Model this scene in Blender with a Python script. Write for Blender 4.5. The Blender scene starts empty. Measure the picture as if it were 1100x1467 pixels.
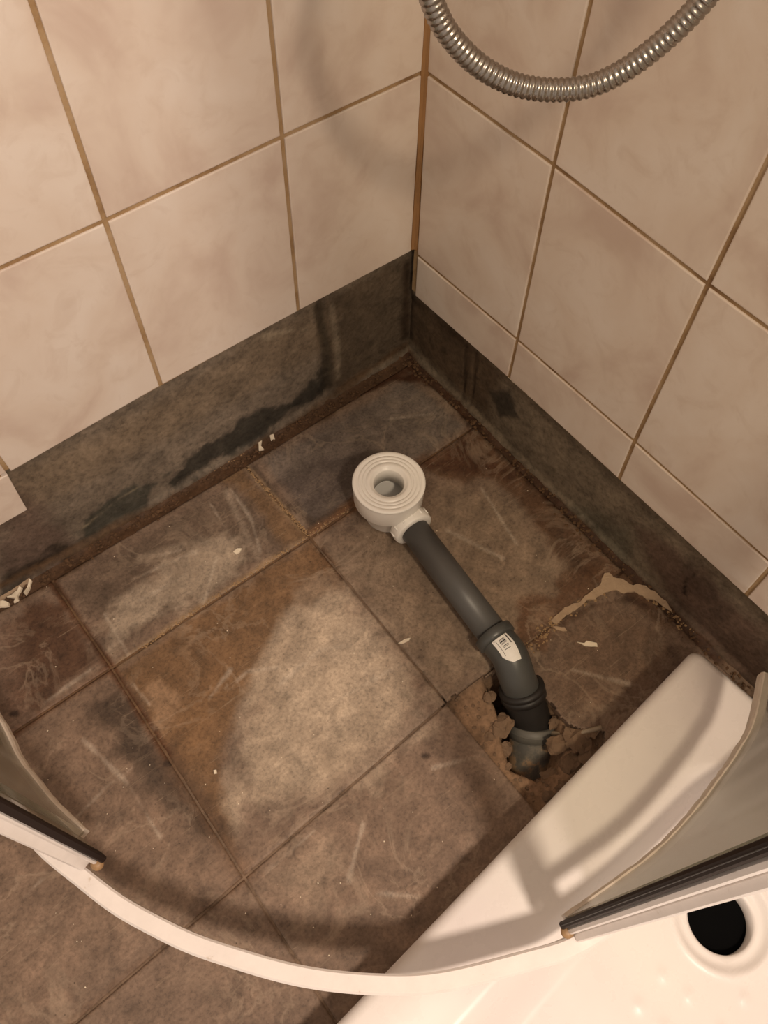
import bpy, bmesh, math, random
import numpy as np
from mathutils import Vector, Matrix
random.seed(7)
S = bpy.context.scene
COL = S.collection
# ------------------------------------------------------------------ camera
F = 1192.148
CR = np.array([[-0.785428, -0.52736, 0.324027], [0.618742, -0.682638, 0.388798], [0.016157, 0.505862, 0.862463]])
CP = np.array([0.58735, 0.65877, 1.01818])
cd = bpy.data.cameras.new('camera'); cam = bpy.data.objects.new('camera', cd); COL.objects.link(cam)
M4 = Matrix([[*CR[0], CP[0]], [*CR[1], CP[1]], [*CR[2], CP[2]], [0, 0, 0, 1]])
cam.matrix_world = M4
cd.sensor_fit = 'HORIZONTAL'; cd.sensor_width = 36; cd.lens = F / 1100 * 36; cd.clip_start = .02
S.camera = cam
# ------------------------------------------------------------------ light
S.view_settings.view_transform = 'Standard'; S.view_settings.look = 'None'
S.view_settings.gamma = 1; S.view_settings.exposure = 0.13
S.view_settings.use_curve_mapping = False
W = bpy.data.worlds.new('world'); S.world = W; W.use_nodes = True
bg = W.node_tree.nodes['Background']; bg.inputs[0].default_value = (1, .82, .68, 1); bg.inputs[1].default_value = .60
def lamp(name, loc, power, size, color, target):
    d = bpy.data.lights.new(name, 'AREA'); d.energy = power; d.shape = 'DISK'; d.size = size; d.color = color
    o = bpy.data.objects.new(name, d); COL.objects.link(o); o.location = loc
    o.rotation_euler = (Vector(target) - Vector(loc)).to_track_quat('-Z', 'Y').to_euler()
    return o
lamp('ceiling_lamp', (.60, 1.42, 1.85), 28.5, .20, (1, .825, .68), (.3, .3, 0))
# ------------------------------------------------------------------ measuring helpers
def at(px, py, val=0.0, axis=2):
    d = CR @ np.array([(px - 550) / F, -(py - 733.5) / F, -1.0])
    return CP + (val - CP[axis]) / d[axis] * d
def srgb(c):
    return tuple(((v / 255) / 12.92 if v / 255 <= .04045 else ((v / 255 + .055) / 1.055) ** 2.4) for v in c)
def hsh(i, j, s):
    n = (i.astype(np.int64) * 374761393 + j.astype(np.int64) * 668265263 + s * 1442695) & 0xffffffff
    n = ((n ^ (n >> 13)) * 1274126177) & 0xffffffff
    return ((n ^ (n >> 16)) & 0xffff) / 65535.0
def vnoise(x, y, s=0):
    i = np.floor(x); j = np.floor(y); fx = x - i; fy = y - j
    fx = fx * fx * (3 - 2 * fx); fy = fy * fy * (3 - 2 * fy)
    return (hsh(i, j, s) * (1 - fx) + hsh(i + 1, j, s) * fx) * (1 - fy) + (hsh(i, j + 1, s) * (1 - fx) + hsh(i + 1, j + 1, s) * fx) * fy
def fbm(x, y, f, o=4, s=0):
    r = 0; a = 1; t = 0
    for k in range(o):
        r = r + a * vnoise(x * f, y * f, s + k * 17); t += a; a *= .55; f *= 2.1
    return r / t * 2 - 1
def sdpoly(x, y, P):
    P = np.array(P); n = len(P); d = np.full(x.shape, 1e9); inside = np.zeros(x.shape, bool)
    for k in range(n):
        a = P[k]; b = P[(k + 1) % n]; e = b - a; wx = x - a[0]; wy = y - a[1]
        t = np.clip((wx * e[0] + wy * e[1]) / (e @ e + 1e-12), 0, 1)
        d = np.minimum(d, (wx - e[0] * t) ** 2 + (wy - e[1] * t) ** 2)
        c = ((a[1] > y) != (b[1] > y)) & (x < (b[0] - a[0]) * (y - a[1]) / ((b[1] - a[1]) + 1e-12) + a[0])
        inside ^= c
    d = np.sqrt(d); return np.where(inside, -d, d)
def sdline(x, y, P):
    P = np.array(P); d = np.full(x.shape, 1e9)
    for k in range(len(P) - 1):
        a = P[k]; b = P[k + 1]; e = b - a; wx = x - a[0]; wy = y - a[1]
        t = np.clip((wx * e[0] + wy * e[1]) / (e @ e + 1e-12), 0, 1)
        d = np.minimum(d, (wx - e[0] * t) ** 2 + (wy - e[1] * t) ** 2)
    return np.sqrt(d)
def sm(a, b, x):
    t = np.clip((x - a) / (b - a), 0, 1); return t * t * (3 - 2 * t)
# ------------------------------------------------------------------ object helpers
def obj(name, bm, mat, parent=None, smooth=False):
    me = bpy.data.meshes.new(name); bm.normal_update(); bm.to_mesh(me); bm.free()
    return omesh(name, me, mat, parent, smooth)
def omesh(name, me, mat, parent=None, smooth=False):
    o = bpy.data.objects.new(name, me); COL.objects.link(o)
    if mat: me.materials.append(mat)
    if parent: o.parent = parent; o.matrix_parent_inverse = parent_inv(parent)
    if smooth: me.polygons.foreach_set('use_smooth', [True] * len(me.polygons))
    return o
def parent_inv(p):
    def world(q): return q.matrix_basis.copy() if not q.parent else world(q.parent) @ q.matrix_parent_inverse @ q.matrix_basis
    return world(p).inverted()
def tag(o, label=None, cat=None, group=None, kind=None):
    if label: o['label'] = label
    if cat: o['category'] = cat
    if group: o['group'] = group
    if kind: o['kind'] = kind
    return o
def empty(name, loc):
    o = bpy.data.objects.new(name, None); COL.objects.link(o); o.location = loc; o.empty_display_size = .05
    return o
def box(bm, lo, hi):
    vs = [bm.verts.new((x, y, z)) for z in (lo[2], hi[2]) for x, y in ((lo[0], lo[1]), (hi[0], lo[1]), (hi[0], hi[1]), (lo[0], hi[1]))]
    for f in ((3, 2, 1, 0), (4, 5, 6, 7), (0, 1, 5, 4), (1, 2, 6, 5), (2, 3, 7, 6), (3, 0, 4, 7)): bm.faces.new([vs[i] for i in f])
def frames(P):
    P = [Vector(p) for p in P]; T = []
    for i in range(len(P)):
        a = P[max(i - 1, 0)]; b = P[min(i + 1, len(P) - 1)]; T.append((b - a).normalized())
    up = Vector((0, 0, 1)) if abs(T[0].z) < .9 else Vector((1, 0, 0))
    n = (up - T[0] * up.dot(T[0])).normalized(); out = []
    for i in range(len(P)):
        n = (n - T[i] * n.dot(T[i])).normalized(); out.append((P[i], T[i], n, T[i].cross(n)))
    return out
def tube(bm, P, R, seg=32, cap=True):
    fr = frames(P); rings = []
    if not hasattr(R, '__len__'): R = [R] * len(P)
    for (p, t, n, b), r in zip(fr, R):
        rings.append([bm.verts.new(p + (n * math.cos(2 * math.pi * k / seg) + b * math.sin(2 * math.pi * k / seg)) * r) for k in range(seg)])
    for i in range(len(rings) - 1):
        for k in range(seg):
            bm.faces.new((rings[i][k], rings[i][(k + 1) % seg], rings[i + 1][(k + 1) % seg], rings[i + 1][k]))
    if cap:
        bm.faces.new(rings[0][::-1]); bm.faces.new(rings[-1])
    bmesh.ops.recalc_face_normals(bm, faces=bm.faces[:])
def lathe(bm, c, prof, seg=64, closed=False):
    rings = []
    for r, z in prof:
        if r < 1e-6: rings.append([bm.verts.new((c[0], c[1], z))])
        else: rings.append([bm.verts.new((c[0] + r * math.cos(2 * math.pi * k / seg), c[1] + r * math.sin(2 * math.pi * k / seg), z)) for k in range(seg)])
    L = list(zip(rings[:-1], rings[1:]))
    if closed: L.append((rings[-1], rings[0]))
    for a, b in L:
        for k in range(seg):
            q = (k + 1) % seg
            if len(a) == 1 and len(b) > 1: bm.faces.new((a[0], b[q], b[k]))
            elif len(b) == 1 and len(a) > 1: bm.faces.new((a[k], a[q], b[0]))
            elif len(a) > 1: bm.faces.new((a[k], a[q], b[q], b[k]))
    bmesh.ops.recalc_face_normals(bm, faces=bm.faces[:])
def spline(P, n=12):
    P = [np.array(p, float) for p in P]; Q = [2 * P[0] - P[1]] + P + [2 * P[-1] - P[-2]]; out = []
    for i in range(1, len(Q) - 2):
        for k in range(n):
            t = k / n; a, b, c, d = Q[i - 1:i + 3]
            out.append(.5 * (2 * b + (c - a) * t + (2 * a - 5 * b + 4 * c - d) * t * t + (3 * b - a - 3 * c + d) * t ** 3))
    out.append(P[-1]); return out
def sweep_xy(bm, P, prof):
    """sweep a closed (n,z) section along a level path; n is outward (away from the room corner)"""
    P = [np.array(p, float) for p in P]; rings = []
    for i, p in enumerate(P):
        t = P[min(i + 1, len(P) - 1)] - P[max(i - 1, 0)]; t /= np.linalg.norm(t[:2]) + 1e-12
        n = np.array([-t[1], t[0]])
        if n @ np.array([1, 1]) < 0 and n @ (p[:2] - np.array([.1, .1])) < 0: n = -n
        rings.append([bm.verts.new((p[0] + n[0] * a, p[1] + n[1] * a, z)) for a, z in prof])
    m = len(prof)
    for i in range(len(rings) - 1):
        for k in range(m): bm.faces.new((rings[i][k], rings[i][(k + 1) % m], rings[i + 1][(k + 1) % m], rings[i + 1][k]))
    bm.faces.new(rings[0][::-1]); bm.faces.new(rings[-1])
    bmesh.ops.recalc_face_normals(bm, faces=bm.faces[:])
# ------------------------------------------------------------------ materials
class NT:
    def __init__(s, name):
        s.m = bpy.data.materials.new(name); s.m.use_nodes = True; s.t = s.m.node_tree; s.b = s.t.nodes['Principled BSDF']
    def n(s, ty, **k):
        o = s.t.nodes.new(ty)
        for a, v in k.items():
            if a.startswith('_'): setattr(o, a[1:], v)
            else: o.inputs[a.replace('_', ' ')].default_value = v
        return o
    def l(s, a, b): s.t.links.new(a, b)
    def noise(s, scale, detail=4, rough=.6, vec=None, dist=0):
        o = s.n('ShaderNodeTexNoise', Scale=scale, Detail=detail, Roughness=rough, Distortion=dist)
        s.l(vec if vec else s.co(), o.inputs['Vector']); return o.outputs['Fac']
    def co(s):
        if not hasattr(s, '_co'): s._co = s.n('ShaderNodeTexCoord').outputs['Object']
        return s._co
    def ramp(s, f, stops):
        r = s.n('ShaderNodeValToRGB'); e = r.color_ramp.elements
        while len(e) < len(stops): e.new(.5)
        for q, (p, c) in zip(e, stops):
            q.position = p; q.color = (*c, 1) if hasattr(c, '__len__') else (c, c, c, 1)
        s.l(f, r.inputs[0]); return r.outputs[0]
    def mix(s, f, a, b, mode='MIX'):
        o = s.n('ShaderNodeMix', _data_type='RGBA', _blend_type=mode)
        for v, i in ((f, 0), (a, 6), (b, 7)):
            if hasattr(v, 'node'): s.l(v, o.inputs[i])
            else: o.inputs[i].default_value = v if i == 0 else (*v, 1)
        return o.outputs[2]
    def bump(s, h, strength=.3, dist=.002, nrm=None):
        o = s.n('ShaderNodeBump', Strength=strength, Distance=dist); s.l(h, o.inputs['Height'])
        if nrm: s.l(nrm, o.inputs['Normal'])
        s.l(o.outputs[0], s.b.inputs['Normal']); return o.outputs[0]
    def base(s, c):
        if hasattr(c, 'node'): s.l(c, s.b.inputs['Base Color'])
        else: s.b.inputs['Base Color'].default_value = (*c, 1)
    def rough(s, c):
        if hasattr(c, 'node'): s.l(c, s.b.inputs['Roughness'])
        else: s.b.inputs['Roughness'].default_value = c
def plain(name, c, rough=.5, var=.12, sc=40, bump=.1, metal=0):
    k = NT(name); n = k.noise(sc)
    k.base(k.mix(n, tuple(v * (1 - var) for v in c), tuple(min(1, v * (1 + var)) for v in c)))
    k.rough(rough); k.b.inputs['Metallic'].default_value = metal
    if bump: k.bump(k.noise(sc * 4), bump, .0006)
    return k.m
def wall_tile_mat():
    k = NT('glazed_marbled_tile'); oi = k.n('ShaderNodeObjectInfo')
    ad = k.n('ShaderNodeVectorMath', _operation='MULTIPLY_ADD')
    cb = k.n('ShaderNodeCombineXYZ'); k.l(oi.outputs['Random'], cb.inputs[0]); k.l(oi.outputs['Random'], cb.inputs[2])
    k.l(cb.outputs[0], ad.inputs[0]); ad.inputs[1].default_value = (3, 7, 5); k.l(k.co(), ad.inputs[2]); v = ad.outputs[0]
    cl = k.noise(9, 4, .55, v, .6); c2 = k.noise(26, 5, .6, v, 1.2)
    a = k.ramp(cl, [(.34, (.55, .44, .375)), (.50, (.64, .545, .47)), (.68, (.68, .60, .535))])
    c = k.mix(k.ramp(c2, [(.52, 0.0), (.74, .42)]), a, (.52, .41, .335))
    k.base(c); k.rough(k.ramp(k.noise(60), [(.3, .32), (.7, .42)]))
    k.b.inputs['Specular IOR Level'].default_value = .35
    k.bump(k.noise(18, 2), .12, .002); return k.m
def stained(name, spec=.3, fine=220, streak=True, bs=.5):
    k = NT(name); at_ = k.n('ShaderNodeVertexColor', _layer_name='Col')
    f = k.noise(fine, 4, .7); g = k.noise(35, 5, .65, dist=.4)
    c = k.mix(1.0, at_.outputs[0], k.ramp(f, [(.25, .55), (.5, 1.0), (.75, 1.28)]), 'MULTIPLY')
    c = k.mix(1.0, c, k.ramp(g, [(.28, .66), (.5, 1.0), (.72, 1.3)]), 'MULTIPLY')
    if streak:
        mp = k.n('ShaderNodeMapping'); mp.inputs['Rotation'].default_value = (0, 0, .9); mp.inputs['Scale'].default_value = (6, 120, 40)
        k.l(k.co(), mp.inputs[0]); st = k.noise(1, 5, .7, mp.outputs[0], 2.5)
        c = k.mix(k.ramp(st, [(.60, 0.0), (.75, .45)]), c, srgb((168, 148, 124)))
        ve = k.noise(9, 6, .62, None, .8)
        vm = k.mix(1.0, k.ramp(ve, [(.47, 0.0), (.50, .34), (.53, 0.0)]), k.ramp(k.noise(7, 2), [(.4, .1), (.6, 1.0)]), 'MULTIPLY')
        c = k.mix(vm, c, srgb((172, 152, 130)))
        vo = k.n('ShaderNodeTexVoronoi', Scale=95.0, _feature='F1'); k.l(k.co(), vo.inputs['Vector'])
        gate = k.ramp(k.noise(14, 3), [(.54, 0.0), (.64, .8)])
        sp = k.mix(1.0, k.ramp(vo.outputs['Distance'], [(.04, 1.0), (.10, 0.0)]), gate, 'MULTIPLY')
        c = k.mix(sp, c, (.03, .018, .01))
    k.base(c); k.l(at_.outputs[1], k.b.inputs['Roughness']); k.b.inputs['Specular IOR Level'].default_value = spec
    k.bump(g, bs, .0016, k.bump(f, bs, .0005)); return k.m
M_tile = wall_tile_mat()
M_floor = stained('stained_slate_tile')
M_sub = stained('dirty_mortar_bed', .2, 160, False, .9)
M_conc = stained('bare_concrete_board', .2, 150, False, .5)
k = NT('brown_grout'); k.base(k.ramp(k.noise(14, 5, .7), [(.33, srgb((124, 94, 62))), (.5, srgb((158, 130, 94))), (.7, srgb((172, 148, 118)))])); k.rough(.85); k.bump(k.noise(300), .4, .001); M_grout = k.m
M_seal = plain('rusty_sealant', srgb((142, 104, 64)), .7, .35, 20, .4)
M_white = plain('white_plastic', (.86, .83, .77), .32, .02, 30, .03)
M_grey = plain('grey_plastic_pipe', (.078, .075, .071), .42, .06, 60, .05)
M_grey2 = plain('grey_plastic_elbow', (.064, .066, .063), .36, .08, 60, .05)
M_black = plain('black_rubber', (.018, .016, .015), .5, .1, 60, .1)
k = NT('dusty_grey_pipe'); k.base(k.ramp(k.noise(38, 5, .65), [(.40, (.10, .095, .085)), (.52, (.17, .15, .12)), (.58, srgb((160, 132, 102)))])); k.rough(.7); k.bump(k.noise(200), .3, .001); M_dusty = k.m
M_void = plain('drain_shade_black', (.004, .004, .004), 1.0, .1, 40, 0); M_void.node_tree.nodes['Principled BSDF'].inputs['Specular IOR Level'].default_value = 0  # flat black standing for the shade inside the tray's drain hole
M_clamp = plain('grey_clamp', (.13, .125, .11), .5, .1)
k = NT('glossy_tray_acrylic'); k.base(k.ramp(k.noise(5, 3, .5), [(.35, (.72, .66, .635)), (.65, (.76, .72, .67))])); k.rough(k.ramp(k.noise(30), [(.3, .22), (.7, .36)])); k.b.inputs['Specular IOR Level'].default_value = .4; M_tray = k.m
k = NT('grubby_white_profile'); k.base(k.ramp(k.noise(45, 5, .7), [(.26, srgb((190, 172, 152))), (.34, srgb((222, 214, 208))), (.7, srgb((230, 222, 216)))])); k.rough(.35); M_prof = k.m
M_silic = plain('ragged_silicone_strip', srgb((218, 206, 192)), .5, .25, 70, .6)
M_dark = plain('dark_seal_strip', (.018, .010, .008), .6, .2, 80, .1)
M_dark.node_tree.nodes['Principled BSDF'].inputs['Specular IOR Level'].default_value = .15
M_mortar = plain('crumbling_mortar', srgb((116, 94, 74)), .9, .45, 90, 1.0)
M_flake = plain('pale_plaster_flake', srgb((222, 208, 184)), .8, .15, 200, .4)
M_crust = plain('pale_mortar_crust', srgb((168, 144, 118)), .9, .25, 90, .9)
M_paper = plain('sticker_paper', (.80, .78, .74), .6, .05, 100, 0)
M_ink = plain('sticker_ink', (.03, .03, .03), .6, .05, 100, 0)
k = NT('hose_steel'); k.base((.34, .31, .28)); k.b.inputs['Metallic'].default_value = 1; k.rough(k.ramp(k.noise(120), [(.3, .2), (.7, .38)])); M_hose = k.m
def glass_mat():
    m = bpy.data.materials.new('hazy_green_glass'); m.use_nodes = True; t = m.node_tree; t.nodes.clear()
    out = t.nodes.new('ShaderNodeOutputMaterial'); tr = t.nodes.new('ShaderNodeBsdfTransparent'); tr.inputs[0].default_value = (.95, .945, .91, 1)
    pr = t.nodes.new('ShaderNodeBsdfPrincipled'); pr.inputs['Roughness'].default_value = .18
    co = t.nodes.new('ShaderNodeTexCoord'); n = t.nodes.new('ShaderNodeTexNoise'); n.inputs['Scale'].default_value = 3.5
    r = t.nodes.new('ShaderNodeValToRGB'); r.color_ramp.elements[0].position = .35; r.color_ramp.elements[1].position = .65
    r.color_ramp.elements[0].color = (.115, .12, .088, 1); r.color_ramp.elements[1].color = (.185, .18, .138, 1)
    mx = t.nodes.new('ShaderNodeMixShader'); 
    lw = t.nodes.new('ShaderNodeLayerWeight'); lw.inputs[0].default_value = .5; mr = t.nodes.new('ShaderNodeMapRange')
    mr.inputs['From Min'].default_value = .62; mr.inputs['From Max'].default_value = .86; mr.inputs['To Min'].default_value = .10; mr.inputs['To Max'].default_value = .90
    t.links.new(lw.outputs['Facing'], mr.inputs[0]); t.links.new(mr.outputs[0], mx.inputs[0])
    t.links.new(co.outputs['Object'], n.inputs['Vector']); t.links.new(n.outputs[0], r.inputs[0]); t.links.new(r.outputs[0], pr.inputs['Base Color'])
    t.links.new(tr.outputs[0], mx.inputs[1]); t.links.new(pr.outputs[0], mx.inputs[2]); t.links.new(mx.outputs[0], out.inputs[0]); return m
M_glass = glass_mat()
k = NT('clear_seal_fin'); k.base(srgb((150, 140, 120))); k.b.inputs['Alpha'].default_value = .45; k.rough(.3); M_fin = k.m
# ------------------------------------------------------------------ grid mesh with stain colours
def colour(me, X, Y, fn):
    c = fn(X, Y); a = me.color_attributes.new('Col', 'FLOAT_COLOR', 'POINT'); a.data.foreach_set('color', c.astype(np.float32).ravel())
def apply_stains(x, y, base, rough, stains, warp=.010, seed=3):
    n = len(x); c = np.empty((n, 4)); c[:, :3] = srgb(base); c[:, 3] = rough
    c[:, :3] *= (1 + .22 * fbm(x, y, 14, 4, 90))[:, None]
    for s, (kind, P, col, amt, w, wp, r, rg) in enumerate(stains):
        nx = fbm(x, y, 18, 5, seed + s * 31) * wp + fbm(x, y, 90, 3, seed + 5 + s * 13) * wp * .4
        d = (sdpoly(x, y, P) if kind == 'p' else sdline(x, y, P) - r) + nx
        m = (1 - sm(-w, w, d)) * amt
        var = 1 + .18 * fbm(x, y, 60, 3, s * 7 + 1)
        tgt = np.array(srgb(col))[None, :] * var[:, None]
        c[:, :3] = c[:, :3] * (1 - m[:, None]) + tgt * m[:, None]
        c[:, 3] = c[:, 3] * (1 - m) + rg * m
    lum = c[:, :3] @ np.array([.3, .59, .11]); c[:, :3] = c[:, :3] * .84 + lum[:, None] * .16
    c[:, :3] *= (1 + .16 * fbm(x, y, 45, 4, 191) + .14 * fbm(x * 1.0 + y * .6, (y - x * .7) * 5, 30, 3, 77))[:, None] * 1.06
    return c
def St(px, col, amt=.9, w=.008, wp=.012, kind='p', r=0, rg=.6, val=0.0, axis=2):
    ij = {2: (0, 1), 1: (0, 2), 0: (1, 2)}[axis]
    P = [(lambda q: (q[ij[0]], q[ij[1]]))(at(a, b, val, axis)) for a, b in px]
    return (kind, P, col, amt, w, wp, r, rg)
def Ln(px, col, r=.006, amt=.9, w=.004, wp=.006, **k): return St(px, col, amt, w, wp, 'l', r, **k)
RUST = (116, 84, 50); DRK = (70, 45, 26)
FS = [
 St([(440,790),(560,740),(700,700),(800,760),(860,840),(760,930),(640,1000)], (128,108,86), .6, .03, .03),
 St([(160,960),(340,1250),(0,1500),(-200,1300),(0,1060)], (122,98,78), .7, .03, .03),
 St([(640,1010),(350,1260),(520,1467),(780,1200)], (124,100,80), .6, .03, .02),
 # centre: pale dried dust, with the bright patch of light painted in
 St([(432,830),(480,820),(540,900),(600,960),(640,1005),(560,1065),(470,1130),(400,1165),(335,1160),(318,1090),(345,1000),(390,900)], (162,142,118), .86, .028, .050, rg=.8),
 St([(440,900),(520,900),(560,960),(500,1040),(420,1080),(370,1060),(400,960)], (176,156,132), .5, .03, .05, rg=.8),
 St([(480,800),(560,790),(660,960),(640,1000),(560,900)], (150,128,104), .55, .02, .02),
 St([(330,1160),(420,1190),(640,1010),(600,1020),(480,1120)], (112,90,74), .5, .015, .012),
 St([(380,1260),(470,1180),(500,1230),(440,1290)], (152,130,106), .5, .02, .02),
 # rust spill under the first long joint
 St([(440,775),(165,962),(235,1080),(300,1195),(335,1215),(312,1110),(345,1000),(395,900),(425,835),(480,815),(455,785)], (112,82,50), .92, .010, .012, rg=.5),
 St([(200,985),(230,960),(260,1000),(230,1060),(215,1030)], (150,118,86), .6, .006, .02),
 St([(290,960),(350,900),(380,890),(340,990),(290,1080),(250,1050)], (124,90,54), .6, .02, .02, rg=.5),
 # dark smear left of it
 St([(175,985),(235,1075),(330,1190),(300,1205),(235,1160),(165,1080),(120,1010)], (66,52,40), .88, .018, .020),
 Ln([(240,1080),(350,1255)], (98,70,46), .012, .6, .012, .01),
 # first row, left tile
 St([(50,870),(95,860),(150,950),(60,1010),(0,1020),(0,900)], (78,50,30), .85, .012, .022, rg=.6),
 St([(-40,900),(20,900),(30,1040),(-60,1080)], (112,86,68), .6, .02, .02),
 # first row, middle tile
 St([(95,835),(330,690),(420,770),(170,930)], (98,80,64), .9, .012, .014),
 St([(200,830),(300,760),(360,800),(300,860),(220,890),(150,925),(150,890)], (158,140,118), .72, .014, .034, rg=.8),
 Ln([(325,705),(350,760),(370,800)], (150,132,112), .004, .6, .006, .004),
 Ln([(200,800),(260,780),(330,775)], (156,138,116), .004, .5, .006, .006),
 St([(345,665),(440,768),(405,785),(375,740),(340,700),(310,690)], (112,84,54), .9, .008, .010, rg=.5),
 # first row, right tile
 St([(380,660),(590,540),(660,610),(520,715),(450,755)], (104,92,82), .9, .010, .010, rg=.5),
 St([(400,690),(520,640),(530,690),(450,740)], (84,72,66), .6, .015, .015, rg=.45),
 Ln([(365,670),(400,715),(450,750),(510,715)], (66,50,36), .004, .7, .006, .006),
 # joints of rust
 Ln([(440,768),(300,860),(160,957)], (140,112,76), .003, .8, .004, .003),
 Ln([(350,665),(440,768)], (142,114,78), .004, .8, .004, .003),
 Ln([(440,768),(510,722)], (112,74,38), .008, .8, .006, .008),
 Ln([(455,782),(490,830)], (72,44,24), .003, .9, .003, .004),
 Ln([(440,768),(470,830),(430,850)], (110,78,46), .012, .5, .012, .02),
 # along the left wall
 Ln([(-60,900),(75,826),(350,655),(470,590),(583,520)], (82,58,36), .008, .95, .006, .010, rg=.45),
 # back corner
 St([(583,480),(640,560),(600,545),(560,548),(500,575),(470,580)], (66,38,20), .95, .006, .012, rg=.4),
 # along the right wall
 St([(600,665),(672,612),(730,650),(860,790),(1010,930),(960,905),(860,828),(790,790),(750,725),(700,680),(640,690)], (88,60,38), .9, .010, .016, rg=.5),
 St([(615,668),(670,618),(730,680),(700,680),(650,672)], (76,46,26), .85, .008, .02),
 Ln([(585,500),(680,610),(850,775),(1020,930)], (54,32,18), .007, .9, .005, .008, rg=.4),
 St([(740,860),(790,850),(835,800),(860,830),(800,890),(775,935),(735,930)], (92,60,34), .85, .008, .014),
 St([(760,870),(785,862),(790,890),(765,900)], (132,106,82), .5, .006, .010),
 St([(800,760),(850,800),(840,840),(790,800)], (82,62,46), .5, .02, .015),
 St([(800,900),(870,860),(960,900),(990,930),(850,1060),(790,1000)], (100,76,56), .75, .03, .02),
 Ln([(800,895),(845,870),(900,858),(950,880),(975,905)], (66,42,26), .004, .75, .004, .006),
 # drain hole surround
 Ln([(350,1257),(100,1467)], (96,68,44), .004, .7, .004, .003),
 Ln([(160,957),(15,1055)], (96,62,34), .005, .8, .004, .003),
 Ln([(75,835),(160,957),(240,1082)], (88,54,28), .005, .9, .004, .003),
]
for sc in ([(300,720),(345,790)],[(330,700),(360,745),(372,790)],[(215,800),(300,775)],[(190,830),(280,790)],[(200,860),(300,805)],[(290,870),(310,800)],
           [(340,975),(355,962),(400,955)],[(400,980),(460,930),(500,925)],[(470,1010),(560,960)],[(380,1250),(450,1190)],[(500,1260),(520,1180)],[(540,1280),(600,1285)],[(100,1180),(150,1130),(190,1100)],
           [(120,1060),(180,1120),(230,1200)],[(560,600),(640,590)],[(450,600),(520,560)],[(640,760),(720,800)],[(690,700),(740,780)],[(620,1100),(700,1080)],[(20,1300),(60,1260)],[(190,980),(215,1010)],[(150,880),(185,940)],[(60,1010),(130,960)],[(820,960),(900,980)],[(300,1000),(330,960)]):
    FS.append(Ln(sc, (172, 156, 136), .0012, .5, .0022, .0040))
for (a, b) in [(240,1094),(20,1022),(560,700),(610,1083)]:
    FS.append(Ln([(a - 2, b), (a + 2, b)], (44, 30, 20), .004, .85, .002, .002))
def floor_col(x, y): return apply_stains(x, y, (116, 94, 76), .62, FS)
SUBS = [
 St([(640,1000),(715,955),(800,1000),(900,1030),(860,1110),(780,1170),(700,1090)], (134,104,76), .95, .006, .008, rg=.9),
 Ln([(-60,880),(75,826),(350,655),(583,510)], (76,52,32), .03, .9, .010, .010, rg=.5),
 Ln([(585,500),(680,606),(850,768),(1020,930)], (58,34,18), .02, .9, .010, .008, rg=.5)]
def sub_col(x, y): return apply_stains(x, y, (112, 90, 70), .8, [St([(-100,1060),(75,820),(350,640),(680,560),(700,640),(442,790),(300,1110),(240,1100),(160,990),(0,1090)],(104,74,44),.8,.02,.01)] + SUBS)
# ------------------------------------------------------------------ floor substrate with the pit
NOTCH = [at(a, b)[:2] for a, b in [(636,1004),(690,972),(712,962),(745,965),(775,990),(800,1020),(812,1040),(868,1048),(862,1075),(880,1120),(800,1190),(770,1168),(700,1082)]]
PIT = [at(a, b)[:2] for a, b in [(697,972),(716,962),(748,962),(778,992),(800,1022),(808,1060),(800,1100),(770,1112),(735,1100),(722,1050),(712,1010)]]
def sub_h(x, y):
    z = -.0013 + .0008 * fbm(x, y, 60, 3, 5)
    z = z + .003 * (1 - sm(.0, .016, x + .012)) + .003 * (1 - sm(.0, .014, y + .012)) + .002 * fbm(x, y, 120, 2, 9) * (1 - sm(.01, .03, np.minimum(x, y)))
    dn = sdpoly(x, y, NOTCH) + .002 * fbm(x, y, 70, 2, 2)
    z = np.where(dn < .004, -.013 + .0035 * fbm(x, y, 45, 4, 7), z)
    dp = sdpoly(x, y, PIT) + .004 * fbm(x, y, 50, 3, 12)
    z = z - .115 * sm(.004, -.020, dp)
    return z
def grid(name, x0, x1, y0, y1, st, hf, cf, mat, parent=None):
    nx = int(round((x1 - x0) / st)); ny = int(round((y1 - y0) / st))
    X, Y = np.meshgrid(np.linspace(x0, x1, nx + 1), np.linspace(y0, y1, ny + 1)); x = X.ravel(); y = Y.ravel(); z = hf(x, y)
    i = (np.arange(ny)[:, None] * (nx + 1) + np.arange(nx)[None, :]).ravel()
    me = bpy.data.meshes.new(name); me.from_pydata(np.stack([x, y, z], 1).tolist(), [], np.stack([i, i + 1, i + nx + 2, i + nx + 1], 1).tolist())
    colour(me, x, y, cf); return omesh(name, me, mat, parent, True)
floor = grid('floor', -.014, 1.3, -.014, 1.5, .004, sub_h, sub_col, M_sub); tag(floor, kind='structure')
# ------------------------------------------------------------------ floor tiles
nod = {}
XS = [-.31 + .0, .008, .3146, .6221, .9296, 1.237]; YS = [.010, .1661, .4736, .7811, 1.0886, 1.396]
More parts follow.
